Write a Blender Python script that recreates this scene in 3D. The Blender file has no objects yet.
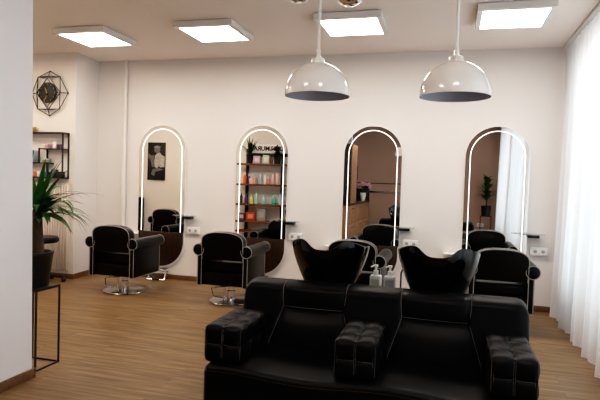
import bpy, bmesh, math, random
from math import sin, cos, pi
from mathutils import Vector, Matrix
random.seed(7)
S = bpy.context.scene
COL = S.collection

# ---------------------------------------------------------------- materials
def nt(name):
    m = bpy.data.materials.new(name); m.use_nodes = True
    t = m.node_tree; b = t.nodes['Principled BSDF']
    return m, t, b
def mat(name, col, rough=.5, metal=0., spec=.5, coat=0., var=.06, vscale=6., bump=0., bscale=120., bdist=.002):
    """principled with a small procedural colour variation and an optional noise bump"""
    m, t, b = nt(name)
    N, L = t.nodes, t.links
    tc = N.new('ShaderNodeTexCoord')
    no = N.new('ShaderNodeTexNoise'); no.inputs['Scale'].default_value = vscale; no.inputs['Detail'].default_value = 4
    L.new(tc.outputs['Object'], no.inputs['Vector'])
    mx = N.new('ShaderNodeMix'); mx.data_type = 'RGBA'
    c = tuple(col)
    mx.inputs['A'].default_value = tuple(min(1, x*(1-var)) for x in c)+(1,)
    mx.inputs['B'].default_value = tuple(min(1, x*(1+var)) for x in c)+(1,)
    L.new(no.outputs['Fac'], mx.inputs['Factor'])
    L.new(mx.outputs['Result'], b.inputs['Base Color'])
    b.inputs['Roughness'].default_value = rough
    b.inputs['Metallic'].default_value = metal
    b.inputs['Specular IOR Level'].default_value = spec
    b.inputs['Coat Weight'].default_value = coat
    b.inputs['Coat Roughness'].default_value = .05
    if bump:
        n2 = N.new('ShaderNodeTexNoise'); n2.inputs['Scale'].default_value = bscale; n2.inputs['Detail'].default_value = 3
        L.new(tc.outputs['Object'], n2.inputs['Vector'])
        bp = N.new('ShaderNodeBump'); bp.inputs['Strength'].default_value = bump; bp.inputs['Distance'].default_value = bdist
        L.new(n2.outputs['Fac'], bp.inputs['Height']); L.new(bp.outputs['Normal'], b.inputs['Normal'])
    return m
def emis(name, col, strength):
    m, t, b = nt(name)
    b.inputs['Base Color'].default_value = tuple(col)+(1,)
    b.inputs['Emission Color'].default_value = tuple(col)+(1,)
    b.inputs['Emission Strength'].default_value = strength
    return m
def wood(name, c1, c2, scale=(1, 12, 12), rough=.45, spec=.4):
    m, t, b = nt(name)
    N, L = t.nodes, t.links
    tc = N.new('ShaderNodeTexCoord'); mp = N.new('ShaderNodeMapping'); mp.inputs['Scale'].default_value = scale
    L.new(tc.outputs['Object'], mp.inputs['Vector'])
    no = N.new('ShaderNodeTexNoise'); no.inputs['Scale'].default_value = 3; no.inputs['Detail'].default_value = 6; no.inputs['Roughness'].default_value = .65
    L.new(mp.outputs['Vector'], no.inputs['Vector'])
    cr = N.new('ShaderNodeValToRGB')
    cr.color_ramp.elements[0].position = .3; cr.color_ramp.elements[0].color = tuple(c1)+(1,)
    cr.color_ramp.elements[1].position = .7; cr.color_ramp.elements[1].color = tuple(c2)+(1,)
    L.new(no.outputs['Fac'], cr.inputs['Fac']); L.new(cr.outputs['Color'], b.inputs['Base Color'])
    b.inputs['Roughness'].default_value = rough; b.inputs['Specular IOR Level'].default_value = spec
    return m
def floor_mat():
    m, t, b = nt('oak_vinyl_floor')
    N, L = t.nodes, t.links
    tc = N.new('ShaderNodeTexCoord')
    br = N.new('ShaderNodeTexBrick'); br.offset = .37; br.offset_frequency = 2
    br.inputs['Scale'].default_value = 1; br.inputs['Brick Width'].default_value = 1.25; br.inputs['Row Height'].default_value = .165
    br.inputs['Mortar Size'].default_value = .0010; br.inputs['Mortar Smooth'].default_value = .4; br.inputs['Bias'].default_value = 0
    br.inputs['Color1'].default_value = (.0, .0, .0, 1); br.inputs['Color2'].default_value = (1, 1, 1, 1); br.inputs['Mortar'].default_value = (.3, .3, .3, 1)
    L.new(tc.outputs['Object'], br.inputs['Vector'])
    # offset the grain from plank to plank
    vm = N.new('ShaderNodeVectorMath'); vm.operation = 'MULTIPLY_ADD'
    L.new(br.outputs['Color'], vm.inputs[0]); vm.inputs[1].default_value = (7, 5, 3); L.new(tc.outputs['Object'], vm.inputs[2])
    mp = N.new('ShaderNodeMapping'); mp.inputs['Scale'].default_value = (.9, 16, 1)
    L.new(vm.outputs['Vector'], mp.inputs['Vector'])
    n1 = N.new('ShaderNodeTexNoise'); n1.inputs['Scale'].default_value = 2.2; n1.inputs['Detail'].default_value = 8; n1.inputs['Roughness'].default_value = .68; n1.inputs['Distortion'].default_value = .5
    L.new(mp.outputs['Vector'], n1.inputs['Vector'])
    cr = N.new('ShaderNodeValToRGB')
    e = cr.color_ramp.elements
    e[0].position = .30; e[0].color = FLOOR_D; e[1].position = .70; e[1].color = FLOOR_L
    k = e.new(.5); k.color = FLOOR_M
    L.new(n1.outputs['Fac'], cr.inputs['Fac'])
    mx = N.new('ShaderNodeMix'); mx.data_type = 'RGBA'; mx.blend_type = 'MULTIPLY'; mx.inputs['Factor'].default_value = .55
    L.new(cr.outputs['Color'], mx.inputs['A'])
    mr = N.new('ShaderNodeMapRange'); mr.inputs['To Min'].default_value = .84; mr.inputs['To Max'].default_value = 1.06
    L.new(br.outputs['Color'], mr.inputs['Value'])
    L.new(mr.outputs['Result'], mx.inputs['B'])
    m2 = N.new('ShaderNodeMix'); m2.data_type = 'RGBA'
    L.new(br.outputs['Fac'], m2.inputs['Factor']); L.new(mx.outputs['Result'], m2.inputs['A']); m2.inputs['B'].default_value = (.10, .055, .025, 1)
    L.new(m2.outputs['Result'], b.inputs['Base Color'])
    b.inputs['Roughness'].default_value = .42; b.inputs['Specular IOR Level'].default_value = .45
    bp = N.new('ShaderNodeBump'); bp.inputs['Strength'].default_value = .12; bp.inputs['Distance'].default_value = .002
    L.new(n1.outputs['Fac'], bp.inputs['Height']); L.new(bp.outputs['Normal'], b.inputs['Normal'])
    return m
def curtain_mat():
    m, t, b = nt('sheer_white_curtain')
    N, L = t.nodes, t.links
    out = N['Material Output']; N.remove(b)
    tc = N.new('ShaderNodeTexCoord'); no = N.new('ShaderNodeTexNoise'); no.inputs['Scale'].default_value = 300
    L.new(tc.outputs['Object'], no.inputs['Vector'])
    mr = N.new('ShaderNodeMapRange'); mr.inputs['To Min'].default_value = .82; mr.inputs['To Max'].default_value = .92
    L.new(no.outputs['Fac'], mr.inputs['Value'])
    df = N.new('ShaderNodeBsdfDiffuse'); tr = N.new('ShaderNodeBsdfTranslucent'); tp = N.new('ShaderNodeBsdfTransparent')
    L.new(mr.outputs['Result'], df.inputs['Color']); L.new(mr.outputs['Result'], tr.inputs['Color'])
    a = N.new('ShaderNodeMixShader'); a.inputs[0].default_value = .55
    L.new(df.outputs[0], a.inputs[1]); L.new(tr.outputs[0], a.inputs[2])
    c = N.new('ShaderNodeMixShader'); c.inputs[0].default_value = .10
    L.new(a.outputs[0], c.inputs[1]); L.new(tp.outputs[0], c.inputs[2])
    L.new(c.outputs[0], out.inputs['Surface'])
    return m
def glass_mat(name, tint=(.95, .97, .97), gloss=.12, rough=.02):
    m, t, b = nt(name)
    N, L = t.nodes, t.links
    out = N['Material Output']; N.remove(b)
    tp = N.new('ShaderNodeBsdfTransparent'); tp.inputs[0].default_value = tint+(1,)
    gl = N.new('ShaderNodeBsdfGlossy'); gl.inputs['Roughness'].default_value = rough
    lw = N.new('ShaderNodeLayerWeight'); lw.inputs['Blend'].default_value = .25
    mr = N.new('ShaderNodeMapRange'); mr.inputs['To Min'].default_value = gloss*.4; mr.inputs['To Max'].default_value = min(1, gloss*5)
    L.new(lw.outputs['Facing'], mr.inputs['Value'])
    mx = N.new('ShaderNodeMixShader'); L.new(mr.outputs['Result'], mx.inputs[0]); L.new(tp.outputs[0], mx.inputs[1]); L.new(gl.outputs[0], mx.inputs[2])
    L.new(mx.outputs[0], out.inputs['Surface'])
    return m
FLOOR_D = (.095, .050, .019, 1); FLOOR_M = (.215, .127, .055, 1); FLOOR_L = (.345, .225, .112, 1)
M = {}
M['wall'] = mat('wall_paint', (.78, .745, .722), .85, var=.025, vscale=2, bump=.12, bscale=220)
M['wall_near'] = mat('wall_paint_window_lit', (.84, .83, .855), .85, var=.02, vscale=2, bump=.25, bscale=160)  # cool brightness of the window light is put into this wall colour
M['rear'] = mat('taupe_wall_paint', (.46, .31, .235), .8, var=.05, vscale=1.5, bump=.1)
M['ceil'] = mat('ceiling_paint', (.87, .80, .745), .9, var=.02, vscale=2, bump=.06)
M['floor'] = floor_mat()
M['base'] = wood('baseboard_wood', (.12, .066, .032), (.22, .13, .068), (2, 20, 20), .45)
M['white'] = mat('white_enamel', (.82, .81, .79), .28, coat=.3, var=.01)
M['lampshell'] = mat('white_lacquer', (.80, .765, .72), .12, coat=.6, var=.01)
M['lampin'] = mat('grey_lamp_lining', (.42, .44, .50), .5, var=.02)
M['plast'] = mat('white_plastic', (.84, .83, .82), .35, var=.01)
M['cord'] = mat('white_cord', (.78, .76, .73), .6, var=.02)
M['hole'] = mat('socket_dark', (.10, .10, .11), .5)
M['leather'] = mat('black_leather', (.0042, .0046, .0056), .43, spec=.17, var=.2, vscale=9, bump=.22, bscale=230, bdist=.0015)
M['chairlea'] = mat('black_vinyl', (.0042, .0042, .0046), .40, spec=.25, var=.15, vscale=9, bump=.15, bscale=260, bdist=.001)
M['piping'] = mat('pale_piping', (.36, .355, .34), .5, var=.03)
M['stitch'] = mat('grey_thread', (.085, .084, .084), .7, var=.1)
M['chrome'] = mat('chrome', (.80, .80, .82), .10, metal=1., var=.02)
M['steel'] = mat('brushed_steel', (.42, .41, .40), .24, metal=1., var=.06, vscale=30)
M['ceramic'] = mat('black_ceramic', (.003, .003, .0033), .07, spec=.45, coat=.15, var=.05)
M['blackm'] = mat('black_metal', (.014, .014, .015), .42, spec=.45, var=.1)
M['blackp'] = mat('black_plastic', (.016, .016, .018), .5, var=.1)
M['mirror'] = mat('mirror_silver', (.88, .88, .87), .0, metal=1., var=.0)
M['led'] = emis('led_white', (1., .97, .93), 1.3)
M['rim'] = emis('frosted_rim', (.72, .69, .66), .10)
M['panel'] = emis('panel_diffuser', (1., .915, .83), 19.)
M['fill_panel_warm'] = emis('fill_diffuser_warm', (1., .83, .66), 18.)  # warm glow for the added, unseen annex panels
M['panelframe'] = mat('panel_frame_white', (.80, .79, .77), .4, var=.01)
M['walnut'] = wood('dark_walnut', (.020, .0105, .0068), (.050, .026, .016), (10, 10, 1.2), .4)
M['shelfwood'] = wood('shelf_walnut', (.10, .04, .017), (.19, .085, .036), (1.5, 12, 12), .5)
M['oak'] = wood('kitchen_oak', (.32, .17, .092), (.46, .27, .155), (6, 1.2, 12), .5)
M['darktop'] = mat('dark_worktop', (.03, .026, .024), .35, var=.2, vscale=20)
M['curtain'] = curtain_mat()
M['glass'] = glass_mat('window_glass')
M['shelfglass'] = glass_mat('shelf_glass', (.80, .88, .88), .25)
M['leaf'] = mat('leaf_green', (.04, .125, .024), .38, spec=.5, var=.45, vscale=5)
M['leafd'] = mat('leaf_dark_green', (.016, .05, .016), .38, spec=.5, var=.4, vscale=7)
M['trunk'] = mat('trunk_bark', (.085, .055, .036), .9, var=.4, vscale=30, bump=.6, bscale=50, bdist=.006)
M['soil'] = mat('soil', (.03, .02, .014), .95, var=.4, vscale=40)
M['pot'] = mat('black_pot', (.010, .010, .011), .35, var=.1)
M['gold'] = mat('brass', (.75, .52, .18), .3, metal=.9)
M['dry'] = mat('dried_grass', (.50, .33, .10), .8, var=.3, vscale=40)
M['rib'] = mat('ribbed_panel_paint', (.74, .66, .60), .6, var=.02)
def cm(name, c, rough=.4): 
    if name not in M: M[name] = mat(name, c, rough, var=.04)
    return M[name]

# ---------------------------------------------------------------- mesh helpers
class MB:
    def __init__(s): s.b = bmesh.new()
    def box(s, x0, x1, y0, y1, z0, z1, bev=0, seg=2):
        t = bmesh.new()
        bmesh.ops.create_cube(t, size=1)
        for v in t.verts: v.co = Vector((x0+(v.co.x+.5)*(x1-x0), y0+(v.co.y+.5)*(y1-y0), z0+(v.co.z+.5)*(z1-z0)))
        if bev: bmesh.ops.bevel(t, geom=t.edges[:], offset=bev, segments=seg, affect='EDGES', profile=.5)
        s._join(t); return s
    def _join(s, t, mtx=None):
        mp = {}
        for v in t.verts: mp[v] = s.b.verts.new(mtx @ v.co if mtx else v.co)
        for f in t.faces:
            try: s.b.faces.new([mp[v] for v in f.verts])
            except ValueError: pass
        t.free()
    def tube(s, pts, r, n=8, closed=False, cap=True):
        pts = [Vector(p) for p in pts]; k = len(pts); rings = []
        up = None
        for i, p in enumerate(pts):
            if closed: d = pts[(i+1) % k]-pts[i-1]
            else: d = pts[min(i+1, k-1)]-pts[max(i-1, 0)]
            if d.length < 1e-9: d = Vector((0, 0, 1))
            d.normalize()
            if up is None:
                up = Vector((0, 0, 1)) if abs(d.z) < .9 else Vector((1, 0, 0))
            a = (up-d*up.dot(d))
            if a.length < 1e-6: a = d.orthogonal()
            a.normalize(); up = a; c = d.cross(a)
            rr = r[i] if isinstance(r, (list, tuple)) else r
            rings.append([s.b.verts.new(p+(a*cos(2*pi*j/n)+c*sin(2*pi*j/n))*rr) for j in range(n)])
        for i in range(k if closed else k-1):
            A, B = rings[i], rings[(i+1) % k]
            for j in range(n): s.b.faces.new((A[j], A[(j+1) % n], B[(j+1) % n], B[j]))
        if cap and not closed:
            s.b.faces.new(rings[0][::-1]); s.b.faces.new(rings[-1])
        return s
    def lathe(s, prof, c=(0, 0, 0), n=32, axis='Z', cap0=True, cap1=True):
        """prof: [(radius, height)]"""
        rings = []
        for r, h in prof:
            ring = []
            for j in range(n):
                a = 2*pi*j/n
                if axis == 'Z': co = (c[0]+r*cos(a), c[1]+r*sin(a), c[2]+h)
                elif axis == 'Y': co = (c[0]+r*cos(a), c[1]+h, c[2]+r*sin(a))
                else: co = (c[0]+h, c[1]+r*cos(a), c[2]+r*sin(a))
                ring.append(s.b.verts.new(co))
            rings.append(ring)
        for A, B in zip(rings, rings[1:]):
            for j in range(n): s.b.faces.new((A[j], A[(j+1) % n], B[(j+1) % n], B[j]))
        if cap0: s.b.faces.new(rings[0][::-1])
        if cap1: s.b.faces.new(rings[-1])
        return s
    def prism(s, out, y0, y1, bev=0, seg=2, plane='XZ'):
        """outline in X,Z extruded along Y (or YZ along X, XY along Z)"""
        t = bmesh.new()
        def P(a, b, d):
            return {'XZ': (a, d, b), 'YZ': (d, a, b), 'XY': (a, b, d)}[plane]
        A = [t.verts.new(P(a, b, y0)) for a, b in out]; B = [t.verts.new(P(a, b, y1)) for a, b in out]
        n = len(out)
        f0 = t.faces.new(A); f1 = t.faces.new(B[::-1])
        for i in range(n): t.faces.new((A[i], B[i], B[(i+1) % n], A[(i+1) % n]))
        bmesh.ops.recalc_face_normals(t, faces=t.faces)
        if bev:
            ed = [e for e in t.edges if (f0 in e.link_faces or f1 in e.link_faces)]
            bmesh.ops.bevel(t, geom=ed, offset=bev, segments=seg, affect='EDGES', profile=.5)
        s._join(t); return s
    def grid(s, f, nu, nv):
        V = [[s.b.verts.new(f(i/nu, j/nv)) for j in range(nv+1)] for i in range(nu+1)]
        for i in range(nu):
            for j in range(nv): s.b.faces.new((V[i][j], V[i+1][j], V[i+1][j+1], V[i][j+1]))
        return V
    def sphere(s, c, r, sc=(1, 1, 1), n=16):
        t = bmesh.new(); bmesh.ops.create_uvsphere(t, u_segments=n, v_segments=max(6, n//2), radius=r)
        for v in t.verts: v.co = Vector((c[0]+v.co.x*sc[0], c[1]+v.co.y*sc[1], c[2]+v.co.z*sc[2]))
        s._join(t); return s
    def build(s, name, m, parent=None, loc=None, smooth=40, recalc=True):
        if recalc: bmesh.ops.recalc_face_normals(s.b, faces=s.b.faces)
        me = bpy.data.meshes.new(name); s.b.to_mesh(me); s.b.free()
        for p in me.polygons: p.use_smooth = True
        me.set_sharp_from_angle(angle=math.radians(smooth))
        me.materials.append(m)
        o = bpy.data.objects.new(name, me); COL.objects.link(o)
        if parent: o.parent = parent
        if loc: o.location = loc
        return o
def tag(o, label=None, cat=None, group=None, kind=None):
    if label: o['label'] = label
    if cat: o['category'] = cat
    if group: o['group'] = group
    if kind: o['kind'] = kind
    return o
def empty(name, loc=(0, 0, 0), rz=0):
    o = bpy.data.objects.new(name, None); COL.objects.link(o)
    o.location = loc; o.rotation_euler = (0, 0, rz); o.empty_display_size = .1
    return o
def struct(o): o['kind'] = 'structure'; return o
def kids(o): return [x for x in COL.objects if x.parent == o]
def copy_tree(o, parent=None):
    c = o.copy(); COL.objects.link(c)
    if parent: c.parent = parent
    for ch in kids(o): copy_tree(ch, c)
    return c
def arc(cx, cz, r, a0, a1, n):
    return [(cx+r*cos(a0+(a1-a0)*i/n), cz+r*sin(a0+(a1-a0)*i/n)) for i in range(n+1)]

# ---------------------------------------------------------------- room shell
H = 2.85
XL, XR, YR = -7.0, 1.32, -8.25          # annex side wall, window wall, rear wall
struct(MB().box(XL-.1, XR+.3, YR-.1, .12, -.06, 0).build('floor', M['floor']))
struct(MB().box(XL-.1, XR+.3, YR-.1, .12, H, H+.08).build('ceiling', M['ceil']))
struct(MB().box(-4.605, XR+.2, 0, .12, 0, H).build('wall_back', M['wall']))
struct(MB().prism([(XL-.1, -.52), (-4.555, -.52), (-4.605, .0), (-4.605, .12), (XL-.1, .12)], 0, H, plane='XY').build('wall_niche', M['wall']))
struct(MB().box(XL-.1, XL, -4.06, -.52, 0, H).build('wall_left', M['wall']))
struct(MB().box(XL-.1, -2.75, -4.18, -4.06, 0, H).build('wall_annex', M['wall']))
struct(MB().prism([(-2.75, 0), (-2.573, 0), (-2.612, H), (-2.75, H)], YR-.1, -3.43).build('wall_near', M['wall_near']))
struct(MB().box(-2.57, XR+.2, YR-.1, YR, 0, H).build('wall_rear', M['rear']))
WINS = [(-7.4, -5.3), (-4.9, -2.8), (-2.4, -.35)]
wz0, wz1 = .35, 2.66
w = MB()
ys = [YR]
for a, b_ in WINS: ys += [a, b_]
ys += [.0]
for i in range(0, len(ys), 2): w.box(XR, XR+.2, ys[i], ys[i+1], 0, H)
for a, b_ in WINS:
    w.box(XR, XR+.2, a, b_, 0, wz0); w.box(XR, XR+.2, a, b_, wz1, H)
struct(w.build('wall_right', M['wall']))
for k, (a, b_) in enumerate(WINS):
    f = MB(); x0, x1 = XR+.08, XR+.14; t = .06; mid = (a+b_)/2
    f.box(x0, x1, a, a+t, wz0, wz1); f.box(x0, x1, b_-t, b_, wz0, wz1)
    f.box(x0, x1, a+t, b_-t, wz0, wz0+t); f.box(x0, x1, a+t, b_-t, wz1-t, wz1); f.box(x0, x1, mid-.04, mid+.04, wz0+t, wz1-t)
    fr = struct(f.build('window_%d' % (k+1), M['white']))
    g = MB().box(XR+.105, XR+.115, a+t, mid-.04, wz0+t, wz1-t).box(XR+.105, XR+.115, mid+.04, b_-t, wz0+t, wz1-t)
    g.build('pane', M['glass'], fr)
BH = .062
struct(MB().box(-4.60, XR, -.016, 0, 0, BH, .004).build('baseboard_back', M['base']))
struct(MB().box(XL, -4.54, -.536, -.52, 0, BH, .004).build('baseboard_niche', M['base']))
struct(MB().prism([(-4.555, -.52), (-4.539, -.52), (-4.589, -.016), (-4.605, -.016)], 0, BH, plane='XY').build('baseboard_niche_side', M['base']))
struct(MB().box(-2.57, -2.554, YR, -3.43, 0, BH, .004).build('baseboard_near', M['base']))
struct(MB().box(-2.75, -2.554, -3.43, -3.414, 0, BH, .004).build('baseboard_near_end', M['base']))
struct(MB().box(-2.554, XR, YR, YR+.016, 0, BH, .004).build('baseboard_rear', M['base']))
struct(MB().box(XL, -2.75, -4.06, -4.044, 0, BH, .004).build('baseboard_annex', M['base']))
struct(MB().tube([(-4.165, -.04, 0), (-4.165, -.04, H)], .027, 14).build('trim_1', M['wall']))      # painted heating pipe
struct(MB().box(-2.55, -.75, YR, YR+.018, 1.325, 1.35).build('trim_2', M['darktop']))
struct(MB().box(-2.55, -.75, YR, YR+.012, 1.08, 1.135).build('trim_3', M['steel']))
# ribbed cream panel under the wall shelf
r = MB().box(-5.75, -4.60, -.557, -.5375, .10, 1.21)
for bx_ in (-5.6, -4.75):
    for bz_ in (.3, 1.0): r.box(bx_-.02, bx_+.02, -.54, -.5205, bz_-.02, bz_+.02)
x = -5.73
while x < -4.61:
    r.box(x, x+.022, -.582, -.557, .11, 1.20, .006, 1); x += .038
tag(r.build('ribbed_radiator', M['rib']), 'cream ribbed radiator panel on the wall under the black wire shelf', 'radiator')

# ---------------------------------------------------------------- arched mirrors
MX = [-3.608, -2.240, -.871, .4975]
MW, MZ0, MZ1, MZB = .335, .155, 2.0, .615
def stadium(cx, hw, z0, z1, n=20):
    return arc(cx, z1-hw, hw, 0, pi, n)+arc(cx, z0+hw, hw, pi, 2*pi, n)
def arch_top(cx, hw, z0, z1, n=24): return arc(cx, z1-hw, hw, 0, pi, n)+[(cx-hw, z0), (cx+hw, z0)]
WHO = ['reflecting the black and white picture', 'reflecting shelves of bottles', 'reflecting wooden kitchen drawers', 'reflecting white curtain and potted plant']
SHORT = ['black and white picture', 'shelves of bottles', 'wooden kitchen drawers', 'white curtain']
def make_mirror():
    t = empty('arched_mirror')
    MB().prism(stadium(0, MW+.006, MZ0-.006, MZ1+.006), -.022, -.002).build('backing', M['rim'], t)
    MB().prism(arch_top(0, MW, MZB, MZ1), -.032, -.022).build('mirror_glass', M['mirror'], t)
    hw = MW-.012
    low = arc(0, MZ0+.012+hw, hw, pi, 2*pi, 24)
    MB().prism([(hw, MZB)]+[(-hw, MZB)]+low, -.036, -.022, .003).build('wood_panel', M['walnut'], t)
    # light line let into the glass
    o = MW-.046; i = o-.009; pts_o = [(o, MZB+.005)]+arc(0, MZ1-MW, o, 0, pi, 28)+[(-o, MZB+.005)]
    pts_i = [(i, MZB+.005)]+arc(0, MZ1-MW, i, 0, pi, 28)+[(-i, MZB+.005)]
    l = MB()
    for k in range(len(pts_o)-1):
        q = [pts_o[k], pts_o[k+1], pts_i[k+1], pts_i[k]]
        vs = [l.b.verts.new((a, -.0335, c)) for a, c in q]; l.b.faces.new(vs)
    l.build('light_strip', M['led'], t)
    # glass shelf with black clip
    pl = [(.30, -.036)]+[(.17, -.036)]+[(.20+.16*(1-cos(a)), -.036-.13*sin(a)) for a in [pi*j/14 for j in range(1, 14)]]+[(.50, -.036)]
    MB().prism(pl, .838, .846, plane='XY').build('glass_shelf', M['shelfglass'], t)
    MB().box(.338, .455, -.10, 0, .803, .837, .006).build('shelf_clip', M['blackp'], t)
    return t
m0 = make_mirror()
for k, X in enumerate(MX):
    o = m0 if k == 0 else copy_tree(m0)
    o.location = (X, 0, 0)
    tag(o, 'tall arched lit wall mirror with wood panel, '+WHO[k], 'mirror', 'arched mirrors on the back wall')
# double sockets, ledges, footrests
M['recess_shade'] = mat('socket_recess_shade', (.42, .42, .43), .5)  # grey stands in for shade inside the sunken socket face
def make_socket():
    t = empty('power_socket')
    MB().box(-.085, .085, -.042, 0, -.042, .042, .006).build('housing', M['plast'], t)
    for s in (-.04, .04):
        p = MB().lathe([(.027, -.0435), (.027, -.042)], (s, 0, 0), 20, 'Y').build('socket_face', M['plast'], t)
        MB().lathe([(.019, -.0440), (.019, -.0432)], (s, 0, 0), 20, 'Y').build('recess_shade', M['recess_shade'], p)
        for h_ in (-.009, .009): MB().lathe([(.0045, -.0446), (.0045, -.0438)], (s+h_, 0, 0), 8, 'Y').build('contact_hole', M['hole'], p)
    return t
s0 = make_socket()
for k, X in enumerate(MX):
    o = s0 if k == 0 else copy_tree(s0)
    o.location = (X+.465, 0, .655)
    tag(o, 'white double wall socket beside the arched mirror '+WHO[k], 'socket', 'double wall sockets')
def make_ledge():
    t = empty('wall_ledge')
    MB().box(-.10, .10, -.13, 0, 0, .011, .003).build('ledge_board', M['plast'], t)
    MB().box(-.095, .095, -.02, 0, -.035, 0, .003).build('ledge_bracket', M['plast'], t)
    return t
l0 = make_ledge()
for k, X in enumerate(MX):
    o = l0 if k == 0 else copy_tree(l0); o.location = (X-.43, 0, .570)
    tag(o, 'small white wall ledge beside the arched mirror '+WHO[k], 'shelf', 'small white wall ledges')
def make_foot():
    t = empty('footrest')
    MB().tube([(-.12, -.17, .02), (-.095, -.10, .125), (.095, -.10, .125), (.12, -.17, .02)], .012, 10).build('frame', M['chrome'], t)
    MB().tube([(-.125, -.17, .014), (.125, -.17, .014)], .013, 10).tube([(-.095, -.03, .125), (-.095, -.10, .125)], .010).tube([(.095, -.03, .125), (.095, -.10, .125)], .010).build('foot_bar', M['chrome'], t)
    MB().box(-.10, .10, -.04, -.017, .10, .15, .004).build('wall_plate', M['chrome'], t)
    MB().box(-.05, .05, -.19, -.15, .012, .032, .006).build('grip_pad', M['blackp'], t)
    return t
f0 = make_foot()
for k, X in enumerate(MX):
    o = f0 if k == 0 else copy_tree(f0); o.location = (X+.04, -.02, 0)
    tag(o, 'chrome footrest on the floor under the mirror '+WHO[k], 'footrest', 'chrome footrests under the mirrors')

# ---------------------------------------------------------------- styling chairs
def make_chair():
    t = empty('styling_chair')
    C, P = M['chairlea'], M['piping']
    MB().lathe([(.0, 0), (.235, 0), (.24, .008), (.235, .014), (.10, .024), (.055, .034), (.0, .034)], n=48, cap0=False, cap1=False).build('base_plate', M['steel'], t)
    c = MB().lathe([(.045, .03), (.045, .12), (.034, .125), (.034, .215)], n=24)
    c.tube([(-.075, -.02, .03), (-.075, -.02, .20)], .014, 12)
    c.build('column', M['chrome'], t)
    pl = MB().tube([(-.02, -.04, .17), (-.09, -.10, .17), (-.19, -.10, .145), (-.14, -.16, .075), (-.06, -.10, .055)], .008, 8)
    pl.build('pump_lever', M['chrome'], t)
    MB().tube([(.10, .17, .205), (.16, .21, .19), (.21, .25, .13)], .010, 8).build('swivel_lever', M['chrome'], t)
    MB().box(-.235, .235, -.25, .27, .21, .345, .014).build('seat_box', C, t)
    st = MB().box(-.232, .232, -.21, .275, .345, .455, .030, 4).build('seat_cushion', C, t)
    # arched backrest (local outline X,Z), leaning a little back
    hw, zb, zs, zt = .232, .485, .665, .775
    top = []
    n = 16
    for i in range(n+1):
        a = pi*i/n
        top.append((hw*(abs(cos(a))**.72)*(1 if cos(a) >= 0 else -1), zs+(zt-zs)*(sin(a)**.80)))
    out = [(hw-.004, zb)]+top+[(-hw+.004, zb)]
    def lean(co): return (co[0], co[1]-(co[2]-.48)*.10, co[2])
    b = MB().prism(out, -.275, -.165, .014, 3)
    for v in b.b.verts: v.co = Vector(lean(v.co))
    bk = b.build('backrest', C, t)
    p = MB()
    for y in (-.274, -.168):
        p.tube([lean((a, y, c)) for a, c in out], .0042, 6)
    p.build('piping', P, bk)
    # side panels with rolled armrests
    for s in (-1, 1):
        xi, xo = s*.234, s*.280
        a = MB().box(min(xi, xo), max(xi, xo), -.27, .275, .205, .57, .010)
        xc = s*.268; zc = .582; r = .062
        a.lathe([(.0, -.285), (r-.012, -.285), (r, -.275), (r, .292), (r-.012, .30), (.0, .30)], (xc, 0, zc), 28, 'Y', False, False)
        am = a.build('armrest', C, t)
        q = MB()
        ring = lambda y: [(xc+(r-.002)*cos(2*pi*j/28), y, zc+(r-.002)*sin(2*pi*j/28)) for j in range(28)]
        q.tube(ring(-.284),   .0040, 6, True); q.tube(ring(.298),   .0040, 6, True)
        for y in (-.272, .277):
            q.tube([(xi, y, .56), (xi, y, .21), (xo, y, .21), (xo, y, .54)],   .0040, 6)
        q.tube([(xo, -.27, .208), (xo, .275, .208)], .003, 6)
        q.build('piping', P, am)
    return t
CH = [(-3.575, -.87, .0), (-2.245, -.875, .0), (-.885, -.87, 0.), (.487, -.86, .0), (-4.70, -2.35, pi)]
ch0 = make_chair()
CL = ['black salon chair with pale piping facing the mirror that shows the black and white picture',
      'black salon chair with pale piping facing the mirror that shows shelves of bottles',
      'black salon chair with pale piping facing the mirror that shows wooden drawers, behind a basin',
      'black salon chair with pale piping facing the mirror that shows the white curtain',
      'black salon chair behind the white wall corner, only seen in the mirror with the picture']
for k, (X, Y, rz) in enumerate(CH):
    o = ch0 if k == 0 else copy_tree(ch0)
    o.location = (X, Y, 0); o.rotation_euler.z = rz
    tag(o, CL[k], 'chair', 'styling chairs in front of the mirrors')

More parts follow.
